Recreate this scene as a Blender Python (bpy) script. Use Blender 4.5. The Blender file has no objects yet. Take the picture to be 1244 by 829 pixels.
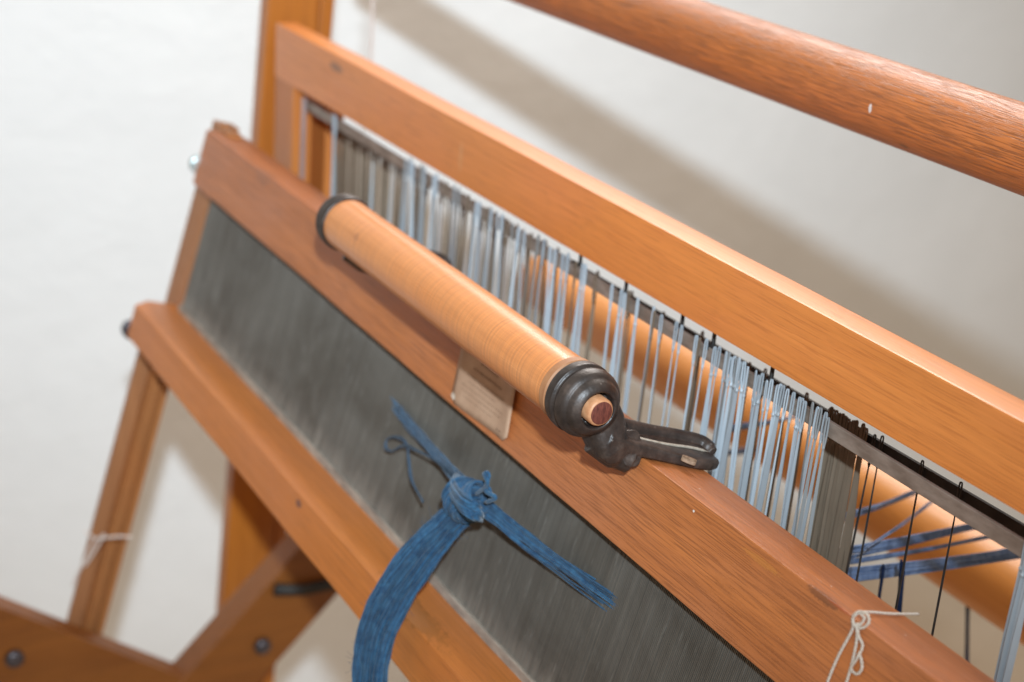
import bpy, bmesh, math, random
from mathutils import Vector, Matrix, noise
rnd = random.Random(11)
# ------------------------------------------------------------------ basis
F = 1900.0; CX, CY = 622.0, 414.5; H = 1.58          # camera height above the floor
L = Vector((-1161, -854, 1900)).normalized()
D = Vector((-400, 0, 1900)); D[1] = -(D[0]*L[0]+D[2]*L[2])/L[1]; D.normalize()
B = -(L.cross(D))
if B.z < 0: B = -B
ROWS = (-L, B, -D)
CAM = Vector((0, 0, H))
def c2w(c): return Vector((ROWS[0].dot(c), ROWS[1].dot(c), ROWS[2].dot(c)))
def ray(u, v): return c2w(Vector((u-CX, v-CY, F)))
def hit(u, v, n, c):                                  # a sight line met with a plane of the loom
    d = ray(u, v); return CAM + d*((c - n.dot(CAM))/n.dot(d))
A15 = math.radians(15)
S2 = (-math.sin(A15), -math.cos(A15)); T2 = (math.cos(A15), -math.sin(A15))
OY, OZ = 0.43826, -0.34861+H
def BT(X, s, t): return Vector((X, OY+S2[0]*s+T2[0]*t, OZ+S2[1]*s+T2[1]*t))
TN = Vector((0, T2[0], T2[1])); SN = Vector((0, S2[0], S2[1])); OO = Vector((0, OY, OZ))
def on_t(u, v, t=0.0): return hit(u, v, TN, TN.dot(OO)+t)
def on_s(u, v, s=0.0): return hit(u, v, SN, SN.dot(OO)+s)
def on_y(u, v, y): return hit(u, v, Vector((0, 1, 0)), y)
def on_x(u, v, x): return hit(u, v, Vector((1, 0, 0)), x)
def x_at(u, y, z):                                    # X of a point of a cross-wise line seen at column u
    lo, hi = -2.0, -0.2
    for _ in range(50):
        m = (lo+hi)/2; p = Vector((m, y, z))-CAM
        cz = ROWS[0][2]*p.x+ROWS[1][2]*p.y+ROWS[2][2]*p.z
        cx = ROWS[0][0]*p.x+ROWS[1][0]*p.y+ROWS[2][0]*p.z
        if CX+F*cx/cz < u: lo = m
        else: hi = m
    return lo
# ------------------------------------------------------------------ scene
sc = bpy.context.scene
C = sc.collection
def thing(name, label, cat, loc, group=None):
    o = bpy.data.objects.new(name, None); C.objects.link(o); o.location = loc
    o.empty_display_size = 0.03
    o['label'] = label; o['category'] = cat
    if group: o['group'] = group
    return o
def wloc(o):
    v = Vector((0, 0, 0))
    while o: v += o.location; o = o.parent
    return v
def link(name, bm, mat, parent=None, smooth=True, origin=None, label=None, auto=None, wn=True):
    """bm is in world coordinates; the object's origin is put at `origin`"""
    me = bpy.data.meshes.new(name)
    org = Vector(origin) if origin is not None else (wloc(parent) if parent else Vector((0, 0, 0)))
    bmesh.ops.translate(bm, verts=bm.verts, vec=-org)
    bmesh.ops.recalc_face_normals(bm, faces=bm.faces)
    bm.to_mesh(me); bm.free()
    for p in me.polygons: p.use_smooth = smooth
    if auto:
        try: me.set_sharp_from_angle(angle=math.radians(auto))
        except Exception: pass
    me.materials.append(mat)
    o = bpy.data.objects.new(name, me); C.objects.link(o)
    if smooth and auto in (None, 30, 35) and len(me.polygons) < 4000 and wn:
        md = o.modifiers.new('weighted', 'WEIGHTED_NORMAL'); md.keep_sharp = True; md.weight = 80
    if parent: o.parent = parent; o.location = org-wloc(parent)
    else: o.location = org
    if label: o['label'] = label
    return o
def tag(o, label, cat, group=None):
    o['label'] = label; o['category'] = cat
    if group: o['group'] = group
    return o
def bevel(bm, w, seg=2):
    es = [e for e in bm.edges if len(e.link_faces) == 2 and e.calc_face_angle(0) > 0.5]
    bmesh.ops.bevel(bm, geom=es, offset=w, segments=seg, profile=0.6, affect='EDGES')
def hexa(P, bw=0.0015, cuts=0, wob=0.0, seg=2):
    """box from 8 corners: 4 of one end, 4 of the other"""
    bm = bmesh.new(); v = [bm.verts.new(p) for p in P]
    for f in ((0,1,2,3), (7,6,5,4), (0,4,5,1), (1,5,6,2), (2,6,7,3), (3,7,4,0)):
        bm.faces.new([v[i] for i in f])
    bmesh.ops.recalc_face_normals(bm, faces=bm.faces)
    if bw: bevel(bm, bw, seg)
    if cuts:
        d = (Vector(P[4])-Vector(P[0]))
        for k in range(1, cuts):
            bmesh.ops.bisect_plane(bm, geom=bm.verts[:]+bm.edges[:]+bm.faces[:], plane_co=Vector(P[0])+d*k/cuts, plane_no=d.normalized())
        for w in bm.verts:
            n = noise.noise_vector(w.co*9.0)*wob + noise.noise_vector(w.co*55.0)*wob*0.35
            w.co += n
    return bm
def prism(sec, x0, x1, bw=0.0015, cuts=0, wob=0.0):
    """cross-section (y,z) list swept from x0 to x1"""
    bm = bmesh.new()
    a = [bm.verts.new((x0, y, z)) for y, z in sec]; b = [bm.verts.new((x1, y, z)) for y, z in sec]
    n = len(sec)
    bm.faces.new(a); bm.faces.new(b[::-1])
    for i in range(n): bm.faces.new((a[i], b[i], b[(i+1) % n], a[(i+1) % n]))
    bmesh.ops.recalc_face_normals(bm, faces=bm.faces)
    if bw: bevel(bm, bw)
    if cuts:
        for k in range(1, cuts):
            bmesh.ops.bisect_plane(bm, geom=bm.verts[:]+bm.edges[:]+bm.faces[:], plane_co=(x0+(x1-x0)*k/cuts, 0, 0), plane_no=(1, 0, 0))
        for w in bm.verts:
            w.co += noise.noise_vector(w.co*9.0)*wob + noise.noise_vector(w.co*55.0)*wob*0.35
    return bm
def st_sec(pts): return [(BT(0, s, t).y, BT(0, s, t).z) for s, t in pts]
def tube(bm, pts, r, n=6, cap=True, r2=None):
    """tube along points; r number or list"""
    P = [Vector(p) for p in pts]; m = len(P)
    R = r if isinstance(r, (list, tuple)) else [r]*m
    t0 = (P[1]-P[0]).normalized(); up = Vector((0, 0, 1)) if abs(t0.z) < 0.9 else Vector((1, 0, 0))
    nrm = (up-t0*up.dot(t0)).normalized(); rings = []
    for i in range(m):
        t = (P[min(i+1, m-1)]-P[max(i-1, 0)])
        t = t.normalized() if t.length > 1e-9 else t0
        nrm = (nrm-t*nrm.dot(t)); nrm = nrm.normalized() if nrm.length > 1e-6 else t.orthogonal().normalized()
        bn = t.cross(nrm)
        rings.append([bm.verts.new(P[i]+(nrm*math.cos(a)+bn*math.sin(a)*(r2 or 1))*R[i]) for a in [2*math.pi*k/n for k in range(n)]])
    for i in range(m-1):
        for k in range(n):
            bm.faces.new((rings[i][k], rings[i][(k+1) % n], rings[i+1][(k+1) % n], rings[i+1][k]))
    if cap: bm.faces.new(rings[0][::-1]); bm.faces.new(rings[-1])
    return bm
def spline(pts, k=8):
    P = [Vector(p) for p in pts]; P = [P[0]*2-P[1]]+P+[P[-1]*2-P[-2]]; out = []
    for i in range(1, len(P)-2):
        a, b, c, d = P[i-1:i+3]
        for j in range(k):
            t = j/k
            out.append(0.5*((2*b)+(c-a)*t+(2*a-5*b+4*c-d)*t*t+(3*b-a-3*c+d)*t**3))
    out.append(P[-2]); return out
def lathe(prof, y, z, n=64):
    """(x, r) profile turned about the axis parallel to X through (y, z)"""
    bm = bmesh.new(); rings = []
    for x, r in prof:
        if r < 1e-5: rings.append([bm.verts.new((x, y, z))])
        else: rings.append([bm.verts.new((x, y+r*math.cos(2*math.pi*k/n), z+r*math.sin(2*math.pi*k/n))) for k in range(n)])
    for a, b in zip(rings, rings[1:]):
        if len(a) == 1 and len(b) == 1: continue
        for k in range(n):
            q = (k+1) % n
            if len(a) == 1: bm.faces.new((a[0], b[q], b[k]))
            elif len(b) == 1: bm.faces.new((a[k], a[q], b[0]))
            else: bm.faces.new((a[k], a[q], b[q], b[k]))
    return bm
# ------------------------------------------------------------------ materials
def newmat(name):
    m = bpy.data.materials.new(name); m.use_nodes = True; nt = m.node_tree
    b = nt.nodes['Principled BSDF']; return m, nt, b
def N(nt, t, **kw):
    n = nt.nodes.new(t)
    for k, v in kw.items(): setattr(n, k, v)
    return n
def ramp(nt, src, stops):
    r = N(nt, 'ShaderNodeValToRGB'); nt.links.new(src, r.inputs[0])
    e = r.color_ramp.elements
    while len(e) < len(stops): e.new(0.5)
    for i, (p, c) in enumerate(stops):
        e[i].position = p; e[i].color = (*c, 1) if len(c) == 3 else c
    return r
def mixc(nt, fac, a, b, mode='MIX'):
    m = N(nt, 'ShaderNodeMix', data_type='RGBA', blend_type=mode)
    for s, i in ((fac, 0), (a, 6), (b, 7)):
        if hasattr(s, 'node'): nt.links.new(s, m.inputs[i])
        else: m.inputs[i].default_value = s if i == 0 else (*s, 1)
    return m.outputs[2]
def noise_tex(nt, vec, scale, detail=4, rough=0.5, dist=0.0):
    n = N(nt, 'ShaderNodeTexNoise'); nt.links.new(vec, n.inputs['Vector'])
    n.inputs['Scale'].default_value = scale; n.inputs['Detail'].default_value = detail
    n.inputs['Roughness'].default_value = rough; n.inputs['Distortion'].default_value = dist
    return n.outputs[0]
def mapping(nt, src, scale, rot=(0, 0, 0)):
    m = N(nt, 'ShaderNodeMapping'); nt.links.new(src, m.inputs['Vector'])
    m.inputs['Scale'].default_value = scale; m.inputs['Rotation'].default_value = rot
    return m.outputs[0]
def wood(name, c_lo, c_hi, c_pore, pore=0.5, rough=0.42, blotch=None, axis=0, spec=0.5, coat=0.0, ring=0.0, rot=(0,0,0), spots=(), pore_scale=1.0, bump=0.25, pth=0.60, pax=None):
    adj = lambda c: (min(c[0]*1.16, .95), c[1]*1.0, c[2]*0.66)
    c_lo, c_hi, c_pore = adj(c_lo), adj(c_hi), adj(c_pore); blotch = adj(blotch) if blotch else None
    m, nt, b = newmat(name)
    tc = N(nt, 'ShaderNodeTexCoord').outputs['Object']
    def sc_(a, c):
        v = [c, c, c]; v[axis] = a; return tuple(v)
    g1 = noise_tex(nt, mapping(nt, tc, sc_(2.2, 60), rot), 1.0, 6, 0.6, 0.6)      # broad figure
    g2 = noise_tex(nt, mapping(nt, tc, sc_(9, 420), rot), 1.0, 5, 0.65)           # fine grain
    big = noise_tex(nt, mapping(nt, tc, sc_(7, 16), rot), 1.0, 3, 0.5)            # blotches
    pr = noise_tex(nt, mapping(nt, tc, sc_(pax or 55*pore_scale, 900*pore_scale), rot), 1.0, 2, 0.5)
    base = ramp(nt, g1, [(0.3, c_lo), (0.72, c_hi)]).outputs[0]
    base = mixc(nt, ramp(nt, g2, [(0.35, (0, 0, 0)), (0.7, (0.45, 0.45, 0.45))]).outputs[0], base, tuple(x*0.72 for x in c_lo))
    if blotch: base = mixc(nt, ramp(nt, big, [(0.45, (0, 0, 0)), (0.68, (0.65, 0.65, 0.65))]).outputs[0], base, blotch)
    pm = ramp(nt, pr, [(pth, (0, 0, 0)), (pth+.1, (pore, pore, pore))]).outputs[0]
    base = mixc(nt, pm, base, c_pore)
    dirt = noise_tex(nt, mapping(nt, tc, sc_(30, 60)), 1.0, 6, 0.7)
    base = mixc(nt, ramp(nt, dirt, [(0.58, (0, 0, 0)), (0.8, (0.35, 0.35, 0.35))]).outputs[0], base, tuple(x*0.5 for x in c_lo))
    for (cen, rad, col, stren) in spots:                                          # scuffs, chips and stains
        vm = N(nt, 'ShaderNodeVectorMath', operation='SUBTRACT'); nt.links.new(tc, vm.inputs[0]); vm.inputs[1].default_value = cen
        vd = N(nt, 'ShaderNodeVectorMath', operation='DIVIDE'); nt.links.new(vm.outputs[0], vd.inputs[0]); vd.inputs[1].default_value = rad
        ln = N(nt, 'ShaderNodeVectorMath', operation='LENGTH'); nt.links.new(vd.outputs[0], ln.inputs[0])
        nz = noise_tex(nt, tc, 1.6/min(rad), 4, 0.7)
        ad = N(nt, 'ShaderNodeMath', operation='MULTIPLY_ADD'); nt.links.new(nz, ad.inputs[0]); ad.inputs[1].default_value = 1.6; nt.links.new(ln.outputs['Value'], ad.inputs[2])
        base = mixc(nt, ramp(nt, ad.outputs[0], [(0.95, (stren,)*3), (1.0, (0, 0, 0))]).outputs[0] if False else N_mask(nt, ad.outputs[0], stren), base, col)
    nt.links.new(base, b.inputs['Base Color'])
    rr = ramp(nt, g2, [(0.3, (rough-0.06,)*3), (0.7, (rough+0.12,)*3)]); nt.links.new(rr.outputs[0], b.inputs['Roughness'])
    b.inputs['Specular IOR Level'].default_value = spec
    b.inputs['Coat Weight'].default_value = coat; b.inputs['Coat Roughness'].default_value = 0.38 if axis == 0 and coat != .3 else 0.22
    bp = N(nt, 'ShaderNodeBump'); bp.inputs['Strength'].default_value = bump; bp.inputs['Distance'].default_value = 0.0006
    hm = N(nt, 'ShaderNodeMath', operation='SUBTRACT'); nt.links.new(g2, hm.inputs[0]); nt.links.new(pm, hm.inputs[1])
    nt.links.new(hm.outputs[0], bp.inputs['Height']); nt.links.new(bp.outputs[0], b.inputs['Normal'])
    return m
def N_mask(nt, src, stren):
    mr = N(nt, 'ShaderNodeMapRange'); nt.links.new(src, mr.inputs[0])
    mr.inputs[1].default_value = 1.55; mr.inputs[2].default_value = 1.8; mr.inputs[3].default_value = stren; mr.inputs[4].default_value = 0.0
    return mr.outputs[0]
def plain(name, c1, c2, scale=60, rough=0.5, metal=0.0, bump=0.0, spec=0.5, vscale=(1, 1, 1), detail=5, sheen=0.0):
    m, nt, b = newmat(name)
    tc = N(nt, 'ShaderNodeTexCoord').outputs['Object']
    n = noise_tex(nt, mapping(nt, tc, vscale), scale, detail, 0.6)
    nt.links.new(ramp(nt, n, [(0.35, c1), (0.68, c2)]).outputs[0], b.inputs['Base Color'])
    b.inputs['Roughness'].default_value = rough; b.inputs['Metallic'].default_value = metal
    b.inputs['Specular IOR Level'].default_value = spec
    b.inputs['Sheen Weight'].default_value = sheen
    if bump:
        bp = N(nt, 'ShaderNodeBump'); bp.inputs['Strength'].default_value = bump; bp.inputs['Distance'].default_value = 0.001
        nt.links.new(n, bp.inputs['Height']); nt.links.new(bp.outputs[0], b.inputs['Normal'])
    return m
M = {}
M['wood_handle'] = wood('polished_blond_wood', (0.56, 0.235, 0.075), (0.68, 0.33, 0.125), (0.40, 0.15, 0.05), pore=0.18, rough=0.33, blotch=(0.60, 0.25, 0.08), coat=0.25, bump=0.1)
M['wood_end'] = plain('dowel_end_grain', (0.075, 0.018, 0.014), (0.20, 0.055, 0.035), 420, 0.6, vscale=(1, 3, .6))
M['wood_flange'] = plain('raw_wood_shoulder', (0.33, 0.14, 0.06), (0.42, 0.20, 0.09), 120, 0.6)
M['iron'] = None
# ------------------------------------------------------------------ iron with worn edges
m, nt, b = newmat('black_cast_iron')
tc = N(nt, 'ShaderNodeTexCoord').outputs['Object']
n1 = noise_tex(nt, tc, 90, 6, 0.65); n2 = noise_tex(nt, tc, 420, 3, 0.6)
col = ramp(nt, n1, [(0.3, (0.018, 0.014, 0.013)), (0.55, (0.050, 0.036, 0.030)), (0.75, (0.115, 0.078, 0.060))]).outputs[0]
geo = N(nt, 'ShaderNodeNewGeometry')
edge = ramp(nt, geo.outputs['Pointiness'], [(0.53, (0, 0, 0)), (0.62, (0.55, 0.55, 0.55))]).outputs[0]
col = mixc(nt, edge, col, (0.20, 0.17, 0.15))
nt.links.new(col, b.inputs['Base Color'])
nt.links.new(ramp(nt, n1, [(0.3, (0.34,)*3), (0.7, (0.55,)*3)]).outputs[0], b.inputs['Roughness'])
b.inputs['Metallic'].default_value = 0.25; b.inputs['Specular IOR Level'].default_value = 0.6
bp = N(nt, 'ShaderNodeBump'); bp.inputs['Strength'].default_value = 0.35; bp.inputs['Distance'].default_value = 0.0006
mm = N(nt, 'ShaderNodeMath', operation='ADD'); nt.links.new(n1, mm.inputs[0]); nt.links.new(n2, mm.inputs[1])
nt.links.new(mm.outputs[0], bp.inputs['Height']); nt.links.new(bp.outputs[0], b.inputs['Normal'])
M['iron'] = m
M['worn'] = plain('rubbed_metal_highlight', (0.34, 0.28, 0.22), (0.52, 0.46, 0.38), 300, 0.5, 0.2)
M['steel_bar'] = plain('dull_steel_strip', (0.21, 0.165, 0.13), (0.36, 0.30, 0.25), 160, 0.48, 0.35, 0.2, vscale=(.35, 1, 1))
M['black_bar'] = plain('black_and_shaded_steel', (0.012, 0.010, 0.009), (0.03, 0.025, 0.02), 120, 0.6, 0.2)  # black ironwork; also carries the rear bar's shade as colour
M['heddle'] = plain('pale_flashlit_steel', (0.28, 0.325, 0.36), (0.42, 0.47, 0.505), 30, 0.55, 0.08, vscale=(1, 1, .25))  # steel paled in its colour, as if caught by the flash
def obj_random(mat, lo, mid, hi):
    nt = mat.node_tree; b = nt.nodes['Principled BSDF']; src = b.inputs['Base Color'].links[0].from_socket
    oi = N(nt, 'ShaderNodeObjectInfo'); rp = ramp(nt, oi.outputs['Random'], [(0.0, lo), (0.35, mid), (1.0, hi)])
    nt.links.new(mixc(nt, 1.0, src, rp.outputs[0], 'MULTIPLY'), b.inputs['Base Color'])
obj_random(M['heddle'], (.55, .48, .42), (.85, .85, .85), (1.15, 1.15, 1.15))
M['heddle_dark'] = plain('dark_brown_steel', (0.12, 0.088, 0.058), (0.25, 0.19, 0.135), 30, 0.5, 0.3, vscale=(1, 1, .2))  # darker brown steel
M['heddle_grey'] = plain('lilac_grey_steel', (0.27, 0.245, 0.235), (0.40, 0.37, 0.355), 30, 0.5, 0.2, vscale=(1, 1, .2))
obj_random(M['heddle_grey'], (.75, .68, .60), (.95, .92, .9), (1.1, 1.1, 1.15))
M['wire_black'] = plain('black_wire', (0.014, 0.012, 0.012), (0.05, 0.045, 0.04), 60, 0.5, 0.2)
M['rod'] = plain('lilac_grey_rod', (0.34, 0.24, 0.23), (0.42, 0.31, 0.29), 60, 0.4, 0.3)
def island(mat, lo, hi):
    nt = mat.node_tree; b = nt.nodes['Principled BSDF']; src = b.inputs['Base Color'].links[0].from_socket
    g = N(nt, 'ShaderNodeNewGeometry'); mr = N(nt, 'ShaderNodeMapRange'); nt.links.new(g.outputs['Random Per Island'], mr.inputs[0])
    mr.inputs[3].default_value = lo; mr.inputs[4].default_value = hi
    v = N(nt, 'ShaderNodeVectorMath', operation='SCALE'); nt.links.new(src, v.inputs[0]); nt.links.new(mr.outputs[0], v.inputs['Scale'])
    nt.links.new(v.outputs[0], b.inputs['Base Color']); return mat
M['yarn'] = plain('blue_wool', (0.012, 0.050, 0.110), (0.032, 0.105, 0.19), 220, 0.9, spec=0.2, sheen=0.25)
island(M['yarn'], .65, 1.35)
M['yarn_pale'] = plain('blue_warp_yarn', (0.10, 0.15, 0.27), (0.19, 0.25, 0.38), 200, 0.9, spec=0.2)
M['yarn_navy'] = plain('navy_yarn', (0.008, 0.015, 0.045), (0.02, 0.035, 0.08), 200, 0.95, spec=0.1)
M['cotton'] = plain('cream_cotton', (0.52, 0.44, 0.36), (0.72, 0.64, 0.55), 900, 0.9, spec=0.2, bump=0.4)
M['cotton_pink'] = plain('pale_thread', (0.62, 0.52, 0.46), (0.74, 0.64, 0.58), 400, 0.9, spec=0.2)
M['cream'] = plain('dusty_cream_binding', (0.22, 0.175, 0.14), (0.40, 0.33, 0.265), 200, 0.8, vscale=(.3, 1, 1))
M['bolt_white'] = plain('zinc_bolt', (0.42, 0.52, 0.52), (0.7, 0.78, 0.78), 200, 0.25, 0.6)
M['bolt_dark'] = plain('dark_bolt', (0.05, 0.045, 0.05), (0.14, 0.12, 0.13), 200, 0.4, 0.6)
M['paper'] = plain('tan_card', (0.40, 0.24, 0.15), (0.50, 0.32, 0.21), 60, 0.7)
M['paper_white'] = plain('torn_white_paper', (0.50, 0.40, 0.31), (0.64, 0.54, 0.44), 300, 0.8)
M['ink'] = plain('faded_ink', (0.22, 0.125, 0.075), (0.30, 0.18, 0.11), 500, 0.8)
# reed steel
m, nt, b = newmat('reed_steel')
tc = N(nt, 'ShaderNodeTexCoord').outputs['Object']
st = noise_tex(nt, mapping(nt, tc, (150, 9, 9)), 1.0, 5, 0.62)
bl = noise_tex(nt, mapping(nt, tc, (9, 13, 13)), 1.0, 4, 0.6, 0.8)
spk = noise_tex(nt, mapping(nt, tc, (260, 40, 40)), 1.0, 3, 0.6)
c = ramp(nt, st, [(0.25, (0.20, 0.168, 0.134)), (0.75, (0.27, 0.235, 0.195))]).outputs[0]
c = mixc(nt, ramp(nt, bl, [(0.42, (0, 0, 0)), (0.66, (0.7, 0.7, 0.7))]).outputs[0], c, (0.135, 0.108, 0.082))
c = mixc(nt, ramp(nt, spk, [(0.60, (0, 0, 0)), (0.74, (0.35, 0.35, 0.35))]).outputs[0], c, (0.5, 0.45, 0.39))
nt.links.new(c, b.inputs['Base Color']); sx = N(nt, 'ShaderNodeSeparateXYZ'); nt.links.new(tc, sx.inputs[0])                 # lint and dust gathered just above the lower binding
du = N(nt, 'ShaderNodeVectorMath', operation='DOT_PRODUCT'); nt.links.new(tc, du.inputs[0]); du.inputs[1].default_value = SN
dn = noise_tex(nt, mapping(nt, tc, (120, 14, 14)), 1.0, 4, 0.7)
dm = N(nt, 'ShaderNodeMath', operation='MULTIPLY_ADD'); nt.links.new(dn, dm.inputs[0]); dm.inputs[1].default_value = .045; nt.links.new(du.outputs['Value'], dm.inputs[2])
e0 = SN.dot(OO)+.1599
dr = N(nt, 'ShaderNodeMapRange'); nt.links.new(dm.outputs[0], dr.inputs[0]); dr.inputs[1].default_value = e0+.002; dr.inputs[2].default_value = e0+.026; dr.inputs[4].default_value = .75
c = mixc(nt, 1.0, c, (0.84, 0.86, 0.88), 'MULTIPLY')
c = mixc(nt, dr.outputs[0], c, (0.42, 0.37, 0.31))
nt.links.new(c, b.inputs['Base Color'])
b.inputs['Metallic'].default_value = 0.4; b.inputs['Roughness'].default_value = 0.42
M['reed'] = m; island(m, .93, 1.07)
# wall
m, nt, b = newmat('white_plaster')
tc = N(nt, 'ShaderNodeTexCoord').outputs['Object']
w1 = noise_tex(nt, tc, 3.2, 6, 0.6, 0.3); w2 = noise_tex(nt, mapping(nt, tc, (1, 1, 1.2)), 40, 6, 0.65)
w3 = noise_tex(nt, mapping(nt, tc, (1, 1.0, 1.4)), 7, 5, 0.6, 0.5)
nt.links.new(ramp(nt, w1, [(0.3, (0.72, 0.715, 0.705)), (0.7, (0.78, 0.775, 0.765))]).outputs[0], b.inputs['Base Color'])
b.inputs['Roughness'].default_value = 0.75; b.inputs['Specular IOR Level'].default_value = 0.25
bp = N(nt, 'ShaderNodeBump'); bp.inputs['Strength'].default_value = 0.3; bp.inputs['Distance'].default_value = 0.010
ma = N(nt, 'ShaderNodeMath', operation='MULTIPLY_ADD'); nt.links.new(w2, ma.inputs[0]); ma.inputs[1].default_value = 0.35; nt.links.new(w3, ma.inputs[2])
nt.links.new(ma.outputs[0], bp.inputs['Height']); nt.links.new(bp.outputs[0], b.inputs['Normal'])
M['wall'] = m
M['floor'] = plain('tan_floor', (0.42, 0.33, 0.24), (0.48, 0.385, 0.29), 6, 0.7, bump=0.1)

# ------------------------------------------------------------------ setting
WX = -2.05
bm = hexa([(WX-.1, -3, 0), (WX, -3, 0), (WX, -3, 3.2), (WX-.1, -3, 3.2), (WX-.1, 5, 0), (WX, 5, 0), (WX, 5, 3.2), (WX-.1, 5, 3.2)], 0)
link('wall', bm, M['wall'], smooth=False)['kind'] = 'structure'
bm = hexa([(WX, -3, -.1), (3, -3, -.1), (3, -3, 0), (WX, -3, 0), (WX, 5, -.1), (3, 5, -.1), (3, 5, 0), (WX, 5, 0)], 0)
link('floor', bm, M['floor'], smooth=False)['kind'] = 'structure'

# ------------------------------------------------------------------ loom frame (fixed)
PX0, PX1 = -1.345, -1.325
frame = thing('loom_frame', 'orange wooden loom frame with an upright and two sloping side pieces at lower left', 'loom frame', (-1.335, 0.47, 0))
M['wood_frame'] = wood('amber_varnished_wood', (0.31, 0.105, 0.018), (0.44, 0.165, 0.035), (0.22, 0.07, 0.015), pore=0.25, rough=0.36, blotch=(0.38, 0.14, 0.025), axis=2, coat=0.15)
def slab2(p, q, nrm, w, x0, x1):
    """bar in the YZ plane from p to q, width w towards nrm, thickness x0..x1"""
    (y0, z0), (y1, z1) = p, q; ny, nz = nrm
    a = [(x0, y0, z0), (x1, y0, z0), (x1, y0+ny*w, z0+nz*w), (x0, y0+ny*w, z0+nz*w)]
    c = [(x0, y1, z1), (x1, y1, z1), (x1, y1+ny*w, z1+nz*w), (x0, y1+ny*w, z1+nz*w)]
    return a+c
# upright (leans back a little): front edge line (y,z) through (.514,-.252),(.477,-.883)
k = (0.514-0.477)/(-0.252+0.883)
yf = lambda z: 0.514+(z-H+0.252)*k
def upright(x0, x1, o0, o1, mat, z0=0.0, z1=H+0.12):
    P = [(x0, yf(z0)+o0, z0), (x1, yf(z0)+o0, z0), (x1, yf(z0)+o1, z0), (x0, yf(z0)+o1, z0),
         (x0, yf(z1)+o0, z1), (x1, yf(z1)+o0, z1), (x1, yf(z1)+o1, z1), (x0, yf(z1)+o1, z1)]
    return link('post', hexa(P, 0.0025), mat, frame)
upright(PX0, PX1, 0.0, 0.050, M['wood_frame'])
upright(PX0+.002, PX1-.003, 0.0515, 0.066, M['wood_frame'])
M['wood_brace'] = wood('amber_wood_side_piece', (0.145, 0.048, 0.010), (0.235, 0.085, 0.020), (0.09, 0.03, 0.01), pore=0.3, rough=0.40, blotch=(0.20, 0.075, 0.018), axis=1, coat=0.1)
def nrm2(p, q, sgn):
    dy, dz = q[0]-p[0], q[1]-p[1]; l = math.hypot(dy, dz); return (-dz/l*sgn, dy/l*sgn)
# sloping side rail
p, q = (0.02, -0.606+H), (0.430, -0.8935+H)
n_ = nrm2(p, q, -1); 
if n_[1] > 0: n_ = (-n_[0], -n_[1])
rail = link('side_rail', hexa(slab2(p, q, n_, 0.085, -1.2595, -1.2315), 0.002), M['wood_brace'], frame)
p2, q2 = (0.392, -0.8885+H), (0.585, -0.6895+H)
n_ = nrm2(p2, q2, 1)
if n_[1] > 0: n_ = (-n_[0], -n_[1])
brace = link('brace', hexa(slab2(p2, q2, n_, 0.073, -1.261, -1.229), 0.002), M['wood_brace'], frame)
# rail to floor support below the joint (out of the picture)
p3, q3 = (0.44, -0.955+H), (0.30, 0.0)
link('leg', hexa([(-1.262, .40, 0), (-1.228, .40, 0), (-1.228, .47, 0), (-1.262, .47, 0), (-1.2585, .425, -.945+H), (-1.2325, .425, -.945+H), (-1.2325, .485, -.945+H), (-1.2585, .485, -.945+H)], .002), M['wood_brace'], frame)
def bolt(cen, ax, r, h, mat, parent, nm='bolt'):
    bm = bmesh.new(); cen = Vector(cen); ax = Vector(ax).normalized()
    tube(bm, [cen, cen+ax*h*.55, cen+ax*h*.85, cen+ax*h], [r, r, r*.82, r*.4], 18)
    return link(nm, bm, mat, parent)
bolt(on_x(318, 784, -1.229), (1, 0, 0), 0.0085, 0.007, M['bolt_dark'], brace)
bolt(on_x(17, 799, -1.2315), (1, 0, 0), 0.0085, 0.007, M['bolt_dark'], rail)
# black strap on the brace under the beater
a_ = on_x(336, 716, -1.226); b_ = on_x(400, 712, -1.226)
bm = bmesh.new(); tube(bm, [a_+Vector((0, -.002, 0)), (a_+b_)/2+Vector((.003, 0, -.001)), b_+Vector((0, .05, 0.002))], [.0065, .0055, .0055], 10)
link('iron_strap', bm, M['black_bar'], brace)

# ------------------------------------------------------------------ round bar above
RB = 0.66; ab = math.radians(-16.46); by, bz = RB*math.cos(ab), RB*math.sin(ab)+H; rr_ = RB*math.sin(math.radians(1.965))
def on_cyl(u, v, y, z, r):
    """front surface of a cross-wise cylinder seen at (u, v)"""
    d = ray(u, v); a = d.y*d.y+d.z*d.z; oy, oz = -y, H-z
    bq = 2*(d.y*oy+d.z*oz); c_ = oy*oy+oz*oz-r*r; disc = bq*bq-4*a*c_
    k_ = (-bq-math.sqrt(max(disc, 0)))/(2*a); return CAM+d*k_
org = Vector((-0.68, by, bz))
sp = [(tuple(on_cyl(1057, 132, by, bz, rr_)-org), (0.0014, 0.0010, 0.0030), (0.75, 0.70, 0.66), 0.85),
      (tuple(on_cyl(1098, 178, by, bz, rr_)-org), (0.004, 0.002, 0.0015), (0.08, 0.03, 0.016), 0.6)]
M['wood_bar'] = wood('reddish_open_pored_wood', (0.38, 0.125, 0.042), (0.54, 0.20, 0.070), (0.16, 0.055, 0.025), pore=0.7, rough=0.36, blotch=(0.40, 0.14, 0.07), spots=sp, bump=0.7, pore_scale=2.3, pth=0.50, pax=42)
bm = bmesh.new(); n_seg = 60
prof = [(-1.352-.0, 0.0), (-1.352, rr_-.002), (-1.350, rr_)]+[(-1.35+1.45*i/50, rr_*(1+0.004*math.sin(i*.9))) for i in range(1, 51)]+[(0.1, 0.0)]
bar = link('round_bar', lathe(prof, by, bz, 72), M['wood_bar'], origin=org, auto=40)
tag(bar, 'thick round reddish wooden bar with coarse open grain crossing the top right corner', 'wooden bar')

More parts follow.
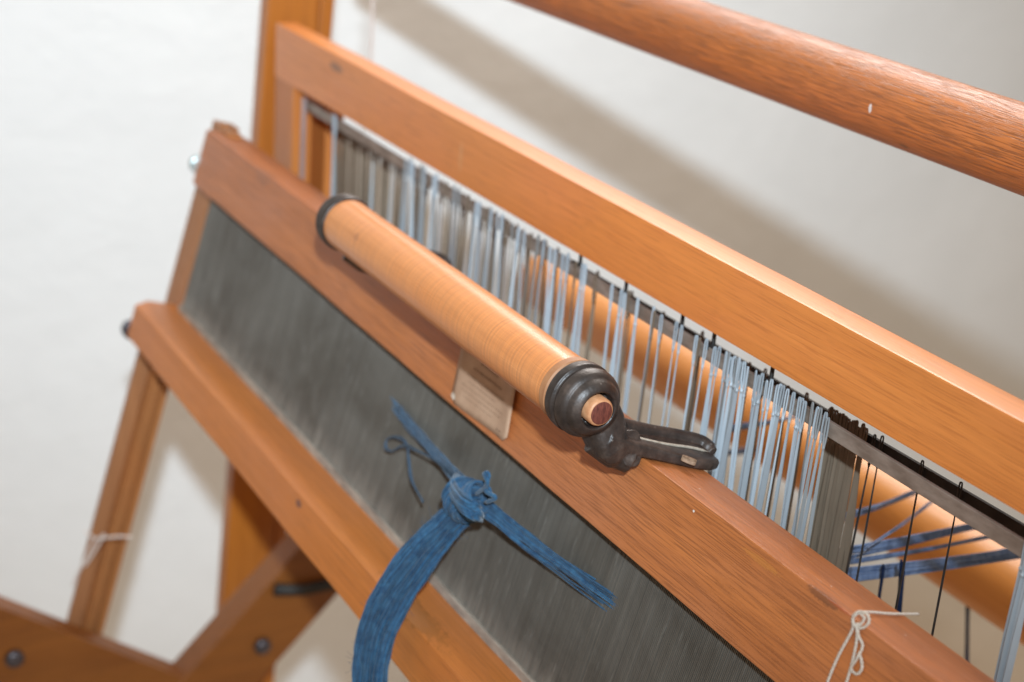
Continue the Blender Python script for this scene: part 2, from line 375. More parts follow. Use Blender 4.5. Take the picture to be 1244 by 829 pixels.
# ------------------------------------------------------------------ warp beam
yb = 0.81; ang_c = math.radians(-33.55); dist = yb/math.cos(ang_c); rb = dist*math.sin(math.radians(1.72)); zb = -dist*math.sin(-ang_c)+H
M['wood_beam'] = wood('honey_varnished_wood', (0.66, 0.30, 0.09), (0.78, 0.40, 0.15), (0.4, 0.15, 0.05), pore=0.2, rough=0.40, blotch=(0.62, 0.28, 0.08), coat=0.1)
prof = [(-1.30, 0), (-1.30, rb), (-1.1, rb)]+[(-1.1+1.2*i/20, rb) for i in range(1, 21)]+[(.1, 0)]
beam = link('warp_beam', lathe(prof, yb, zb, 64), M['wood_beam'], origin=(-.7, yb, zb), auto=40)
tag(beam, 'glossy honey coloured round beam behind the heddles, with blue threads in front of it', 'warp beam')

# ------------------------------------------------------------------ beater
beater = thing('beater', 'wooden beater holding the grey metal reed between two rails, with a round handle', 'loom beater', BT(-1.28, 0.62, 0.02))
XL = -1.268; XR = 0.10
HU, WU = 0.0492, 0.0364; SL, TF, HL = 0.1599, -0.0230, 0.0357
spu = [((XL and p_ and tuple(p_)), r_, c_, s_) for p_, r_, c_, s_ in [
    (on_t(843, 621), (.0008, .0007, .0007), (.8, .74, .68), .9),
    (on_s(850, 594, 0), (.0007, .0006, .0006), (.8, .70, .6), .8),
    (on_s(1010, 712, 0), (.0005, .0005, .0005), (.85, .8, .75), .85),
    (on_s(1080, 732, 0), (.0005, .0005, .0005), (.85, .8, .75), .85),
    (on_s(1100, 772, 0), (.0005, .0005, .0005), (.85, .8, .75), .85),
    (on_t(1000, 725), (.012, .003, .003), (.09, .035, .02), .55),
    (on_t(925, 683), (.014, .002, .002), (.55, .2, .04), .6),
    (on_t(1020, 738), (.010, .0012, .0012), (.35, .075, .02), .8),
    (on_t(320, 210), (.02, .010, .010), (.22, .09, .05), .35),
    (on_t(480, 330), (.03, .008, .008), (.22, .09, .045), .3)]]
M['wood_upper'] = wood('worn_cherry_wood', (0.38, 0.135, 0.054), (0.54, 0.205, 0.080), (0.17, 0.055, 0.024), pore=0.48, rough=0.40, blotch=(0.42, 0.175, 0.115), coat=.2, spots=spu, bump=0.5, pore_scale=1.9, pth=0.515, pax=32)
def xprism(sec, x0, x1, bw, cuts, wob): return prism(sec, x0, x1, bw, cuts, wob)
u = link('upper_rail', xprism(st_sec([(0, 0), (0, WU), (HU, WU), (HU, 0.016), (HU-.012, 0.016), (HU-.012, .0085), (HU, .0085), (HU, 0)]), XL, XR, 0.0013, 40, 0.0005), M['wood_upper'], beater, origin=(0, 0, 0), auto=35)
M['wood_lower'] = wood('orange_maple_wood', (0.46, 0.165, 0.048), (0.59, 0.230, 0.075), (0.22, 0.08, 0.03), pore=0.4, rough=0.38, blotch=(0.47, 0.18, 0.08), bump=0.3, pore_scale=1.6, pth=.55, pax=34,
    spots=[(tuple(on_t(363, 612, TF)), (.005, .003, .003), (.08, .04, .05), .7), (tuple(on_s(500, 735, SL)), (.05, .009, .009), (.24, .09, .02), .5)])
sec = st_sec([(SL, 0.0165), (SL, TF+.0105), (SL+.0055, TF), (SL+HL, TF), (SL+HL, 0.014), (SL+HL-.004, 0.018)])
link('lower_rail', xprism(sec, XL+.002, XR, 0.0012, 40, 0.0006), M['wood_lower'], beater, origin=(0, 0, 0), auto=35)
# side arm with groove
M['wood_arm'] = wood('brown_orange_wood', (0.28, 0.125, 0.06), (0.38, 0.175, 0.085), (0.16, 0.06, 0.025), pore=0.3, rough=0.42, blotch=(0.30, 0.12, 0.05), axis=2, bump=0.2)
AX0, AX1 = -1.289, -1.270
def arm_prism(sec, s0, s1, bw=.0015):
    P0 = [BT(x, s0, t) for x, t in sec]; P1 = [BT(x, s1, t) for x, t in sec]
    bm = bmesh.new(); a = [bm.verts.new(p) for p in P0]; b2 = [bm.verts.new(p) for p in P1]; n = len(a)
    bm.faces.new(a); bm.faces.new(b2[::-1])
    for i in range(n): bm.faces.new((a[i], b2[i], b2[(i+1) % n], a[(i+1) % n]))
    bmesh.ops.recalc_face_normals(bm, faces=bm.faces)
    if bw: bevel(bm, bw)
    return bm
grv = [(AX0, .012), (AX1, .012), (AX1, .0155), (AX1-.008, .0165), (AX1-.008, .0235), (AX1, .0245), (AX1, .030), (AX0, .030)]
bm = arm_prism(grv, -0.006, 0.62, .0008)
arm = link('side_arm', bm, M['wood_arm'], beater, origin=BT(-1.28, .3, .02), auto=30)
M['wood_strip'] = wood('pinkish_brown_wood', (0.26, 0.125, 0.075), (0.36, 0.18, 0.11), (0.14, 0.06, 0.03), pore=0.3, rough=0.45, axis=2, bump=0.2)  # a slightly pinker brown than the arm
link('arm_strip', arm_prism([(AX0, -.001), (AX0+.007, -.001), (AX0+.007, .0118), (AX0, .0118)], SL+.022, .62, .0008), M['wood_strip'], beater, origin=BT(-1.28, .3, .02), auto=30)
# cheek block the reed ends against
link('end_block', arm_prism([(-1.2695, .012), (-1.251, .0125), (-1.251, .026), (-1.2695, .027)], -.004, SL+.03, .001), M['wood_arm'], beater, origin=BT(-1.28, .3, .02), auto=30)
c_ = BT(-1.268, .034, .004)
bolt(on_t(243, 201, .004)+Vector((.004, 0, 0)), (-1, 0, 0), 0.0085, 0.016, M['bolt_white'], beater)
bolt(on_t(160, 401, TF+.006)+Vector((.004, 0, 0)), (-1, 0, 0), 0.0085, 0.014, M['bolt_dark'], beater)
# reed: hundreds of fine upright dents in one mesh
bm = bmesh.new(); x = -1.248; tr = .012
while x < 0.08:
    tw = rnd.gauss(0, .00006); bw_ = rnd.gauss(0, .00010); lean = rnd.gauss(0, .00016); mid = rnd.gauss(0, .00012)
    h = .00020; dp = .0030
    rows = []
    for s_, dx in ((HU-.010, 0), (.10, mid), (SL+.004, lean)):
        rows.append([bm.verts.new(BT(x+dx+a+c1, s_, tr+bw_+b_)) for a, b_, c1 in ((-h, 0, 0), (h, 0, 0), (h, dp, tw), (-h, dp, tw))])
    for r0, r1 in zip(rows, rows[1:]):
        for k_ in range(4): bm.faces.new((r0[k_], r0[(k_+1) % 4], r1[(k_+1) % 4], r1[k_]))
    x += 0.00125
reed = link('reed', bm, M['reed'], beater, smooth=False, origin=(0, 0, 0), label='fine grey metal reed with dusty streaks')
bm = prism(st_sec([(SL-.0055, tr-.0022), (SL-.0055, tr+.0045), (SL+.002, tr+.0045), (SL+.002, tr-.0022)]), -1.250, .085, .0008, 60, .0004)
link('reed_binding', bm, M['cream'], reed, origin=(0, 0, 0))
# handle
GY, GZ = 0.40559, -0.31574+H; gr = 0.0171
gx0, gx1 = -0.8960, -0.6150
hp = [(gx0, 0), (gx0, gr)]+[(gx0+(gx1-gx0)*i/24, gr*(1-.01*math.cos(i/24*math.pi*2)+.004*math.sin(i*1.7))) for i in range(1, 25)]+[(gx1, 0)]
hog = Vector((-.76, GY, GZ))
M['wood_handle'] = wood('polished_blond_wood', (0.60, 0.26, 0.12), (0.72, 0.35, 0.19), (0.36, 0.14, 0.06), pore=0.2, rough=0.30, blotch=(0.56, 0.22, 0.09), coat=0.3, bump=0.12,
    spots=[(tuple(on_cyl(432, 288, GY, GZ, gr)-hog), (.004, .003, .003), (.3, .1, .05), .4), (tuple(on_cyl(600, 345, GY, GZ, gr)-hog), (.010, .003, .003), (.33, .14, .07), .4)])
# faint turning lines across the handle
mt = M['wood_handle']; nt = mt.node_tree; b = nt.nodes['Principled BSDF']
src = b.inputs['Base Color'].links[0].from_socket
tc = N(nt, 'ShaderNodeTexCoord').outputs['Object']
tl = noise_tex(nt, mapping(nt, tc, (650, 5, 5)), 1.0, 4, 0.65)
nt.links.new(mixc(nt, ramp(nt, tl, [(0.42, (0, 0, 0)), (0.68, (0.70, 0.70, 0.70))]).outputs[0], src, (0.40, 0.155, 0.065)), b.inputs['Base Color'])
handle = link('handle', lathe(hp, GY, GZ, 72), M['wood_handle'], beater, origin=hog, auto=40)
link('flange', lathe([(gx1-.001, gr-.001), (gx1, gr+.0006), (gx1+.0045, gr+.0006), (gx1+.0052, gr-.0002), (gx1+.0065, gr-.002), (gx1+.0065, 0)], GY, GZ, 64), M['wood_flange'], handle, auto=40)
def end_cap(xi, xo):
    """turned iron cap from inner face xi to outer face xo"""
    sg = 1 if xo > xi else -1; W = abs(xo-xi)
    pr = [(0, 0), (0, .0176), (.0012, .0187), (.0070, .0190), (.0080, .0188), (.0084, .0176), (.0098, .0170), (.0106, .0174), (.0120, .0184), (.0150, .0184), (.0180, .0176), (.0196, .0166), (.0200, .0156), (.0212, .0152), (.0238, .0142),
          (.0258, .0124), (.0266, .0112), (.0268, .0103), (.0262, .0096), (.0245, .0093), (.016, .0092), (.016, 0)]
    f_ = W/.0268
    return lathe([(xi+sg*a*f_, r) for a, r in pr], GY, GZ, 72)
capx = -0.5860
cap = end_cap(gx1+.0065, capx)
# bracket: saddle, web and foot plate are one casting with the cap
def rings_mesh(bm, secs):
    rs = [[bm.verts.new(p) for p in s] for s in secs]
    n = len(rs[0])
    for a, c1 in zip(rs, rs[1:]):
        for k_ in range(n): bm.faces.new((a[k_], a[(k_+1) % n], c1[(k_+1) % n], c1[k_]))
    bm.faces.new(rs[0][::-1]); bm.faces.new(rs[-1])
def superell(cen, ax1, ax2, r1, r2, n=20, e=0.65):
    out = []
    for k_ in range(n):
        a = 2*math.pi*k_/n; c, s = math.cos(a), math.sin(a)
        out.append(cen+ax1*(r1*abs(c)**e*(1 if c > 0 else -1))+ax2*(r2*abs(s)**e*(1 if s > 0 else -1)))
    return out
def bracket(dx):
    """cast arm: from under the cap, back over the front edge of the rail, lying on its top face"""
    bm = bmesh.new(); sh = Vector((dx, 0, 0))
    px = lambda u, v, s_: on_s(u, v, s_)+sh
    pt = lambda u, v, t_: on_t(u, v, t_)+sh
    def loft(cs, k=5, e=.65):
        pts = spline([c_[0] for c_ in cs], k); m_ = len(pts); secs = []
        for i, p in enumerate(pts):
            f_ = i/(m_-1)*(len(cs)-1); j = min(int(f_), len(cs)-2); q = f_-j
            w = cs[j][1]*(1-q)+cs[j+1][1]*q; h_ = cs[j][2]*(1-q)+cs[j+1][2]*q
            tg = (pts[min(i+1, m_-1)]-pts[max(i-1, 0)]).normalized()
            a1 = Vector((1, 0, 0)); a1 = (a1-tg*a1.dot(tg)).normalized()
            secs.append(superell(p, a1, tg.cross(a1), w, h_, 24, e))
        rings_mesh(bm, secs)
    ax = Vector((-.600, GY, GZ))+sh
    # deep neck under the cap, running down to the lug at the front corner
    loft([(ax+Vector((-.002, .001, -.004)), .0105, .0135), (ax+Vector((.000, .010, -.011)), .0110, .0120), (pt(738, 538, -.020), .0110, .0095), (pt(752, 544, -.010), .0100, .0080), (px(768, 545, -.005), .0095, .0060)])
    tube(bm, spline([pt(722, 532, -.026), pt(748, 551, -.014), pt(766, 559, -.006), pt(771, 563, -.004)], 5), [.0085]*6+[.0075]*5+[.0058]*4+[.0030], 16)
    # foot plate on top of the rail
    loft([(px(732, 529, -.0085), .0070, .0036), (px(744, 533, -.0070), .0085, .0040), (px(760, 537, -.0052), .0105, .0042), (px(782, 541, -.0044), .0122, .0042), (px(812, 548, -.0038), .0124, .0037), (px(838, 554, -.0036), .0126, .0035), (px(856, 558, -.0034), .0108, .0033), (px(868, 561, -.0032), .0055, .0026)], 6, .45)
    loft([(px(748, 524, -.0070), .0060, .0046), (px(775, 532, -.0052), .0075, .0046), (px(806, 538, -.0046), .0078, .0044), (px(836, 544, -.0044), .0080, .0042), (px(858, 551, -.0040), .0062, .0034)], 6, .6)
    rib = spline([px(744, 513, -.0140), px(760, 518, -.0115), px(790, 525, -.0095), (px(825, 531, -.0090)), px(852, 538, -.0085), px(866, 550, -.0065)], 5)
    tube(bm, rib, [.0034]*3+[.0042]*(len(rib)-5)+[.0032]*2, 14)
    return bm
def casting(cp, dx):
    b2 = bracket(dx); t_ = bpy.data.meshes.new('tmp'); b2.to_mesh(t_); cp.from_mesh(t_); b2.free(); bpy.data.meshes.remove(t_)
    o = link('bracket', cp, M['iron'], handle, origin=(-.60+dx, GY, GZ), wn=False)
    r = o.modifiers.new('fuse', 'REMESH'); r.mode = 'VOXEL'; r.voxel_size = .00045; r.use_smooth_shade = True
    s_ = o.modifiers.new('soften', 'SMOOTH'); s_.factor = .5; s_.iterations = 5
    return o
capo = casting(cap, 0.0)
M['wood_dowel'] = plain('pale_dowel_wood', (0.46, 0.20, 0.09), (0.60, 0.30, 0.15), 300, 0.5)
link('dowel', lathe([(-.60, 0), (-.60, .0074), (-.5846, .0074), (-.5834, .0066), (-.5833, .0062), (-.5833, 0)], GY, GZ, 40), M['wood_dowel'], handle, auto=60)
link('dowel_end', lathe([(-.5842, 0), (-.5842, .0062), (-.5831, .0061), (-.5829, .0055), (-.5829, 0)], GY, GZ, 32), M['wood_end'], handle, auto=40)
# worn line along the rib, its highlight painted pale, and slotted screw hole
ln = spline([on_s(750, 520, -.0095), on_s(772, 531, -.0090), on_s(805, 539, -.0080), on_s(840, 544, -.0078), on_s(860, 549, -.0070)], 6)
bm = bmesh.new(); tube(bm, ln, [.0003]*3+[.0008]*(len(ln)-5)+[.0003]*2, 8); link('worn_highlight', bm, M['worn'], handle)
casting(end_cap(gx0+.001, gx0-.0180), -.9070+.5965)
M['worn_hole'] = plain('wood_seen_in_slot', (0.16, 0.09, 0.05), (0.34, 0.22, 0.14), 500, 0.7)
def slot(cen, ax, bx, l, w, h):
    bm = bmesh.new(); r0 = [];
    top = [bm.verts.new(p) for p in superell(cen, ax, bx, l, w, 20, 1.0)]
    bm.faces.new(top)
    low = [bm.verts.new(v.co-SN*(-h)) for v in top]
    for k_ in range(20): bm.faces.new((top[k_], top[(k_+1) % 20], low[(k_+1) % 20], low[k_]))
    return bm
sc_c = on_s(838, 556, -.0076)
adir = (on_s(853, 562, -.0076)-sc_c).normalized(); bdir = SN.cross(adir)
link('screw_hole', slot(sc_c, adir, bdir, .0040, .0015, .003), M['worn_hole'], handle)
# paper label
pl = [BT(-.7835, .0065, 0), BT(-.7115, .0075, 0), BT(-.7040, .0440, 0), BT(-.7760, .0472, 0)]
bm = bmesh.new(); g = []; NU, NV = 14, 10
for i in range(NV+1):
    row = []
    for j in range(NU+1):
        a, c1 = j/NU, i/NV
        # rounded corners
        cx_, cy_ = min(a, 1-a)*NU, min(c1, 1-c1)*NV
        p = pl[0]*(1-a)*(1-c1)+pl[1]*a*(1-c1)+pl[2]*a*c1+pl[3]*(1-a)*c1
        lift = .0006+.0028*max(0, a-.72)**1.5/.15*(1-c1*.5)+.0003*math.sin(a*7)
        row.append(bm.verts.new(p-TN*lift))
    g.append(row)
for i in range(NV):
    for j in range(NU):
        if (i in (0, NV-1)) and (j in (0, NU-1)):
            q = [g[i][j], g[i][j+1], g[i+1][j+1], g[i+1][j]]
            drop = {(0, 0): 0, (0, NU-1): 1, (NV-1, NU-1): 2, (NV-1, 0): 3}[(i, j)]
            q.pop(drop); bm.faces.new(q)
        else: bm.faces.new((g[i][j], g[i][j+1], g[i+1][j+1], g[i+1][j]))
lab = link('paper_label', bm, M['paper'], beater, label='small aged tan paper label with faded unreadable lines, under the handle')
md = lab.modifiers.new('thick', 'SOLIDIFY'); md.thickness = .0004; md.offset = 0
bm = bmesh.new()
def lp(a, c1, lift=.0012): return pl[0]*(1-a)*(1-c1)+pl[1]*a*(1-c1)+pl[2]*a*c1+pl[3]*(1-a)*c1-TN*(lift+.0028*max(0, a-.72)**1.5/.15*(1-c1*.5))
for c1, a0, a1, h_ in ((.16, .38, .66, .0014), (.30, .28, .76, .0012), (.44, .20, .80, .0009), (.54, .24, .70, .0006), (.63, .14, .86, .0005), (.71, .14, .82, .0005), (.79, .20, .70, .0005), (.89, .80, .86, .0010)):
    a = a0
    while a < a1:
        w = rnd.uniform(.008, .028)
        q = [lp(a, c1), lp(a+w, c1), lp(a+w, c1+h_/.037), lp(a, c1+h_/.037)]
        bm.faces.new([bm.verts.new(p_) for p_ in q]); a += w+rnd.uniform(.006, .02)
link('faded_lines', bm, M['ink'], lab, smooth=False)
bm = bmesh.new(); cc = lp(.045, .90, .0013); vs = []
for k_ in range(12):
    a = 2*math.pi*k_/12; rr = .0021*(1+.3*math.sin(a*2+1)+.15*math.sin(a*5))
    vs.append(bm.verts.new(cc+Vector((1, 0, 0))*rr*math.cos(a)+SN*rr*1.1*math.sin(a)))
bm.faces.new(vs)
link('torn_corner', bm, M['paper_white'], lab, smooth=False)

# ------------------------------------------------------------------ heddle frames
HY = 0.51
M['wood_harness'] = wood('smooth_orange_wood', (0.53, 0.200, 0.062), (0.66, 0.265, 0.092), (0.28, 0.085, 0.03), pore=0.35, rough=0.40, blotch=(0.58, 0.215, 0.09), coat=.35, bump=0.25, pore_scale=1.6, pth=.55, pax=34,
    spots=[(tuple(on_y(408, 82, HY)), (.014, .010, .004), (.05, .03, .025), .6), (tuple(on_y(560, 190, HY)), (.003, .01, .012), (.62, .30, .13), .5)])
h1 = thing('heddle_frame', 'front heddle frame: broad orange top rail over a row of pale blue grey metal heddles', 'heddle frame', (-1.275, HY+.01, H-.62), 'heddle frames')
zt = -.2635+H; zb_l, zb_r = -.3112+H, -.3038+H
P = [(-1.295, HY, zb_l), (-1.295, HY+.019, zb_l), (-1.295, HY+.019, zt), (-1.295, HY, zt), (.1, HY, zb_r+.0035), (.1, HY+.019, zb_r+.0035), (.1, HY+.019, zt), (.1, HY, zt)]
link('top_rail', hexa(P, .0016, 40, .0004), M['wood_harness'], h1, origin=(0, 0, 0), auto=35)
M['wood_stile'] = wood('smooth_orange_wood_upright', (0.40, 0.15, 0.05), (0.50, 0.20, 0.07), (0.26, 0.09, 0.035), pore=0.3, rough=0.38, blotch=(0.40, 0.14, 0.05), axis=2, bump=0.2)
P = [(-1.2952, HY+.0006, H-.62), (-1.252, HY+.0006, H-.62), (-1.252, HY+.0184, H-.62), (-1.2952, HY+.0184, H-.62), (-1.2952, HY+.0006, zb_l+.001), (-1.252, HY+.0006, zb_l+.001), (-1.252, HY+.0184, zb_l+.001), (-1.2952, HY+.0184, zb_l+.001)]
link('side_rail', hexa(P, .0012), M['wood_stile'], h1)
P = [(-1.295, HY, H-.66), (-1.295, HY+.019, H-.66), (-1.295, HY+.019, H-.62), (-1.295, HY, H-.62), (.1, HY, H-.66), (.1, HY+.019, H-.66), (.1, HY+.019, H-.62), (.1, HY, H-.62)]
link('bottom_rail', hexa(P, .0012), M['wood_harness'], h1, origin=(0, 0, 0))
b1z0, b1z1 = -.3280+H, -.3196+H; b1y = .5175
bm = hexa([(-1.25, b1y, b1z0), (-1.25, b1y+.0022, b1z0), (-1.25, b1y+.0022, b1z1), (-1.25, b1y, b1z1), (.1, b1y, b1z0), (.1, b1y+.0022, b1z0), (.1, b1y+.0022, b1z1), (.1, b1y, b1z1)], .0004, 30, .0003)
link('heddle_bar', bm, M['steel_bar'], h1)
bm = bmesh.new(); xr = x_at(368, .5150, H-.36); tube(bm, [(xr, .5150, b1z1+.002), (xr, .5150, H-.62)], .0022, 10)
link('rod', bm, M['rod'], h1)
for uu in (699, 754, 822, 860, 930):
    x_ = x_at(uu, b1y, b1z1); bm = bmesh.new()
    zr = zb_l+(zb_r-zb_l)*(x_+1.295)/1.395
    tube(bm, [(x_, b1y+.0035, zr+.002), (x_, b1y+.0035, b1z1+.0005), (x_, b1y-.001, b1z1-.001)], [.0011, .0013, .0010], 8)
    tube(bm, [(x_-.0045, b1y+.001, b1z1+.0012), (x_+.003, b1y+.001, b1z1+.0010)], .0011, 8)
    link('hook', bm, M['black_bar'], h1)
def heddle_bm(w, ln_, gap=.0012, body_t=.0004, top=.0040, knot=.013, eye=True):
    """local: hangs from z=0 (bar top) down"""
    bm = bmesh.new(); rw = .00045 if w < .0015 else .00055
    for sg in (-1, 1):
        tube(bm, spline([(0, .0008*0, top), (sg*gap*.5, 0, top-.0015), (sg*gap*.55, 0, -knot*.5), (sg*gap*.2, 0, -knot)], 4), rw, 6)
    tube(bm, [(0, 0, -knot+.0018), (0, 0, -knot), (0, 0, -knot-.0018)], [.0004, max(.0009, w*.42), .0005], 8)
    n = 8; rows = []
    for i in range(n+1):
        z = -knot-(ln_-knot)*i/n; ww = w*.5*(0.55 if i == 0 else 1)
        rows.append([bm.verts.new(q) for q in ((-ww, -body_t, z), (ww, -body_t, z), (ww, body_t, z), (-ww, body_t, z))])
    for a, c1 in zip(rows, rows[1:]):
        for k_ in range(4): bm.faces.new((a[k_], a[(k_+1) % 4], c1[(k_+1) % 4], c1[k_]))
    bm.faces.new(rows[0]); bm.faces.new(rows[-1][::-1])
    return bm
HM = {}
for nm, w, mt in (('wide', .0031, 'heddle'), ('mid', .0019, 'heddle'), ('thin', .0010, 'heddle'), ('wide_d', .0029, 'heddle_dark'), ('thin_d', .0012, 'heddle_dark'), ('wide_g', .0029, 'heddle_grey'), ('mid_g', .0019, 'heddle_grey'), ('wire', .0011, 'wire_black')):
    me = bpy.data.meshes.new('heddle'); bm = heddle_bm(w, .275)
    bmesh.ops.recalc_face_normals(bm, faces=bm.faces); bm.to_mesh(me); bm.free(); me.materials.append(M[mt]); HM[nm] = me
def place_heddle(kind, x_, y, z, parent, rz=None, tilt=None, sway=None):
    o = bpy.data.objects.new('heddle', HM[kind]); C.objects.link(o); o.parent = parent
    o.location = Vector((x_, y, z))-wloc(parent)
    o.rotation_euler = (sway if sway is not None else rnd.gauss(0, .012), tilt if tilt is not None else rnd.gauss(0, .020), rz if rz is not None else rnd.gauss(0.5, .45))
# pale heddles of the front frame, by the column at which each is seen on the bar
lst = [(408, 'wide'), (411, 'mid'), (497, 'wide'), (501, 'mid'), (505, 'wide'), (515, 'mid'), (519, 'wide'), (531, 'mid'), (534, 'thin'), (546, 'thin_d'), (555, 'thin'), (561, 'thin'),
       (572, 'wide_d'), (582, 'mid'), (586, 'wide'), (594, 'thin_d'), (600, 'mid'), (607, 'thin'), (613, 'mid'), (619, 'thin_d'), (626, 'thin'), (633, 'mid'), (640, 'thin'), (648, 'thin_d'), (656, 'mid'), (663, 'thin'), (672, 'mid'), (678, 'wide'),
       (687, 'wide'), (692, 'mid'), (703, 'thin_d'), (711, 'wide'), (714, 'mid'), (727, 'thin_d'), (747, 'mid'), (759, 'wide'), (763, 'mid'), (767, 'thin_d'), (778, 'wide'), (796, 'mid'), (799, 'thin_d'), (807, 'thin'),
       (824, 'thin'), (832, 'thin'), (849, 'mid'), (853, 'thin_d'), (861, 'thin'), (872, 'wide'), (876, 'thin'),
       (886, 'mid'), (889, 'wide'), (892, 'mid'), (895, 'wide'), (898, 'wide'), (901, 'mid'), (904, 'wide'), (907, 'wide'), (911, 'mid'), (921, 'thin'), (926, 'mid'), (929, 'wide'), (936, 'thin'), (941, 'mid'),
       (948, 'wide'), (951, 'mid'), (954, 'wide'), (960, 'thin'), (966, 'mid'), (974, 'wide'), (977, 'thin'), (980, 'mid'), (990, 'mid'), (995, 'mid'), (1000, 'mid'), (1005, 'mid'), (1010, 'mid'),
       (1250, 'wide'), (1254, 'wide'), (1258, 'mid'), (1264, 'wide')]
for i, (uu, kd) in enumerate(lst):
    x_ = x_at(uu, b1y, b1z1)
    place_heddle(kd, x_, b1y-.0016-rnd.uniform(0, .0012), b1z1+rnd.uniform(-.001, .0022), h1)
# second frame behind it
h2 = thing('heddle_frame', 'rear heddle frame with a bar coloured black as if shaded, dark brown heddles and loose black wires', 'heddle frame', (-1.275, HY+.045, H-.64), 'heddle frames')
Y2 = .541
P = [(-1.290, Y2, -.3190+H), (-1.290, Y2+.018, -.3190+H), (-1.290, Y2+.018, -.284+H), (-1.290, Y2, -.284+H), (.1, Y2, -.3120+H), (.1, Y2+.018, -.3120+H), (.1, Y2+.018, -.284+H), (.1, Y2, -.284+H)]
link('top_rail', hexa(P, .0015), M['wood_harness'], h2, origin=(0, 0, 0))
P = [(-1.290, Y2+.0005, H-.64), (-1.250, Y2+.0005, H-.64), (-1.250, Y2+.0175, H-.64), (-1.290, Y2+.0175, H-.64), (-1.290, Y2+.0005, -.3185+H), (-1.250, Y2+.0005, -.3185+H), (-1.250, Y2+.0175, -.3185+H), (-1.290, Y2+.0175, -.3185+H)]
link('side_rail', hexa(P, .0012), M['wood_stile'], h2)
b2z0, b2z1 = -.3425+H, -.3318+H; b2y = .549
b2zf = lambda x: H-.3322-(-.47-x)*.015
bm = hexa([(-1.25, b2y, b2z0-.008), (-1.25, b2y+.0022, b2z0-.008), (-1.25, b2y+.0022, b2zf(-1.25)), (-1.25, b2y, b2zf(-1.25)), (.1, b2y, b2z0+.006), (.1, b2y+.0022, b2z0+.006), (.1, b2y+.0022, b2zf(.1)), (.1, b2y, b2zf(.1))], .0004)
link('heddle_bar', bm, M['black_bar'], h2)  # shade on this rear bar is put into its black colour
uu = 414.0; l2 = []
while uu < 452: l2.append((uu, 'wide_d')); uu += 2.6
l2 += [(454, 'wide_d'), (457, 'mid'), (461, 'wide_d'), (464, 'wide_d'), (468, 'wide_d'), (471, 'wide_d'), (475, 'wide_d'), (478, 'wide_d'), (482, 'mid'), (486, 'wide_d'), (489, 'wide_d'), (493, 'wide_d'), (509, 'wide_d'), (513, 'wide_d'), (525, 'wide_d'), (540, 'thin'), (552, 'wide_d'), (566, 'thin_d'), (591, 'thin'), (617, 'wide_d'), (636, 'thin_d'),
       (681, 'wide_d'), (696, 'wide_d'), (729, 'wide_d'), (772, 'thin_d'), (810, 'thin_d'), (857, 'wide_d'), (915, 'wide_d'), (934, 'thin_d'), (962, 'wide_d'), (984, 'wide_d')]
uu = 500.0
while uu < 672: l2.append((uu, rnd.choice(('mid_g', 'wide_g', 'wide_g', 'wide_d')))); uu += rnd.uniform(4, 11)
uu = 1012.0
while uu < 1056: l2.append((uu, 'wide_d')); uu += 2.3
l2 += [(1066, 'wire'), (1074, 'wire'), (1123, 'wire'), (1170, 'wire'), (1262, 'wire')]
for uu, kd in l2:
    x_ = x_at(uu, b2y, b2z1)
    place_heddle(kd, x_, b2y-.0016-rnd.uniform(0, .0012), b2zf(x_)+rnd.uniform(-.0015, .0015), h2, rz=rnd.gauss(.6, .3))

# ------------------------------------------------------------------ hanging cord by the wall, upper left
bm = bmesh.new(); p0 = on_x(453, -60, -1.31); p1 = on_x(450, 90, -1.31)
tube(bm, spline([p0, (p0+p1)/2+Vector((0, .001, 0)), p1], 6), .0016, 8)
tag(link('cord', bm, M['cotton_pink'], origin=p0), 'thin pale cord hanging straight down beside the upright at the top', 'cord')

# ------------------------------------------------------------------ blue yarn tied on the reed
M['yarn_faded'] = plain('faded_blue_wool', (0.05, 0.085, 0.13), (0.09, 0.13, 0.18), 220, 0.9, spec=0.2)
yarn = thing('yarn_bundle', 'hank of deep blue yarn knotted over the reed and hanging down across the lower rail', 'yarn', on_t(568, 605, -.006))
def strands(bm, path, radii, n, r, twist=1.5, wav=.0005, flat=1.0, seed=0):
    rg = random.Random(seed); P = spline(path, 8); m_ = len(P)
    fr = []; t0 = (P[1]-P[0]).normalized(); nr = t0.orthogonal().normalized()
    nr = (TN-t0*TN.dot(t0)).normalized()
    for i in range(m_):
        t = (P[min(i+1, m_-1)]-P[max(i-1, 0)]).normalized(); nr = (nr-t*nr.dot(t)).normalized(); fr.append((nr, t.cross(nr)))
    for k_ in range(n):
        a0 = rg.uniform(0, 6.283); rad = math.sqrt(rg.uniform(.15, 1)); ph = rg.uniform(0, 6.28); fz = rg.uniform(.6, 1.6); pts = []
        for i, p in enumerate(P):
            f_ = i/(m_-1)*(len(radii)-1); j = min(int(f_), len(radii)-2); q = f_-j; R_ = radii[j]*(1-q)+radii[j+1]*q
            a = a0+twist*i/(m_-1)
            w_ = wav*math.sin(ph+fz*i*.5)
            pts.append(p+fr[i][0]*(R_*rad*math.cos(a)*flat+w_)+fr[i][1]*(R_*rad*math.sin(a)+w_*.7))
        tube(bm, pts, r, 5, cap=True)
kn = on_t(566, 607, -.010)
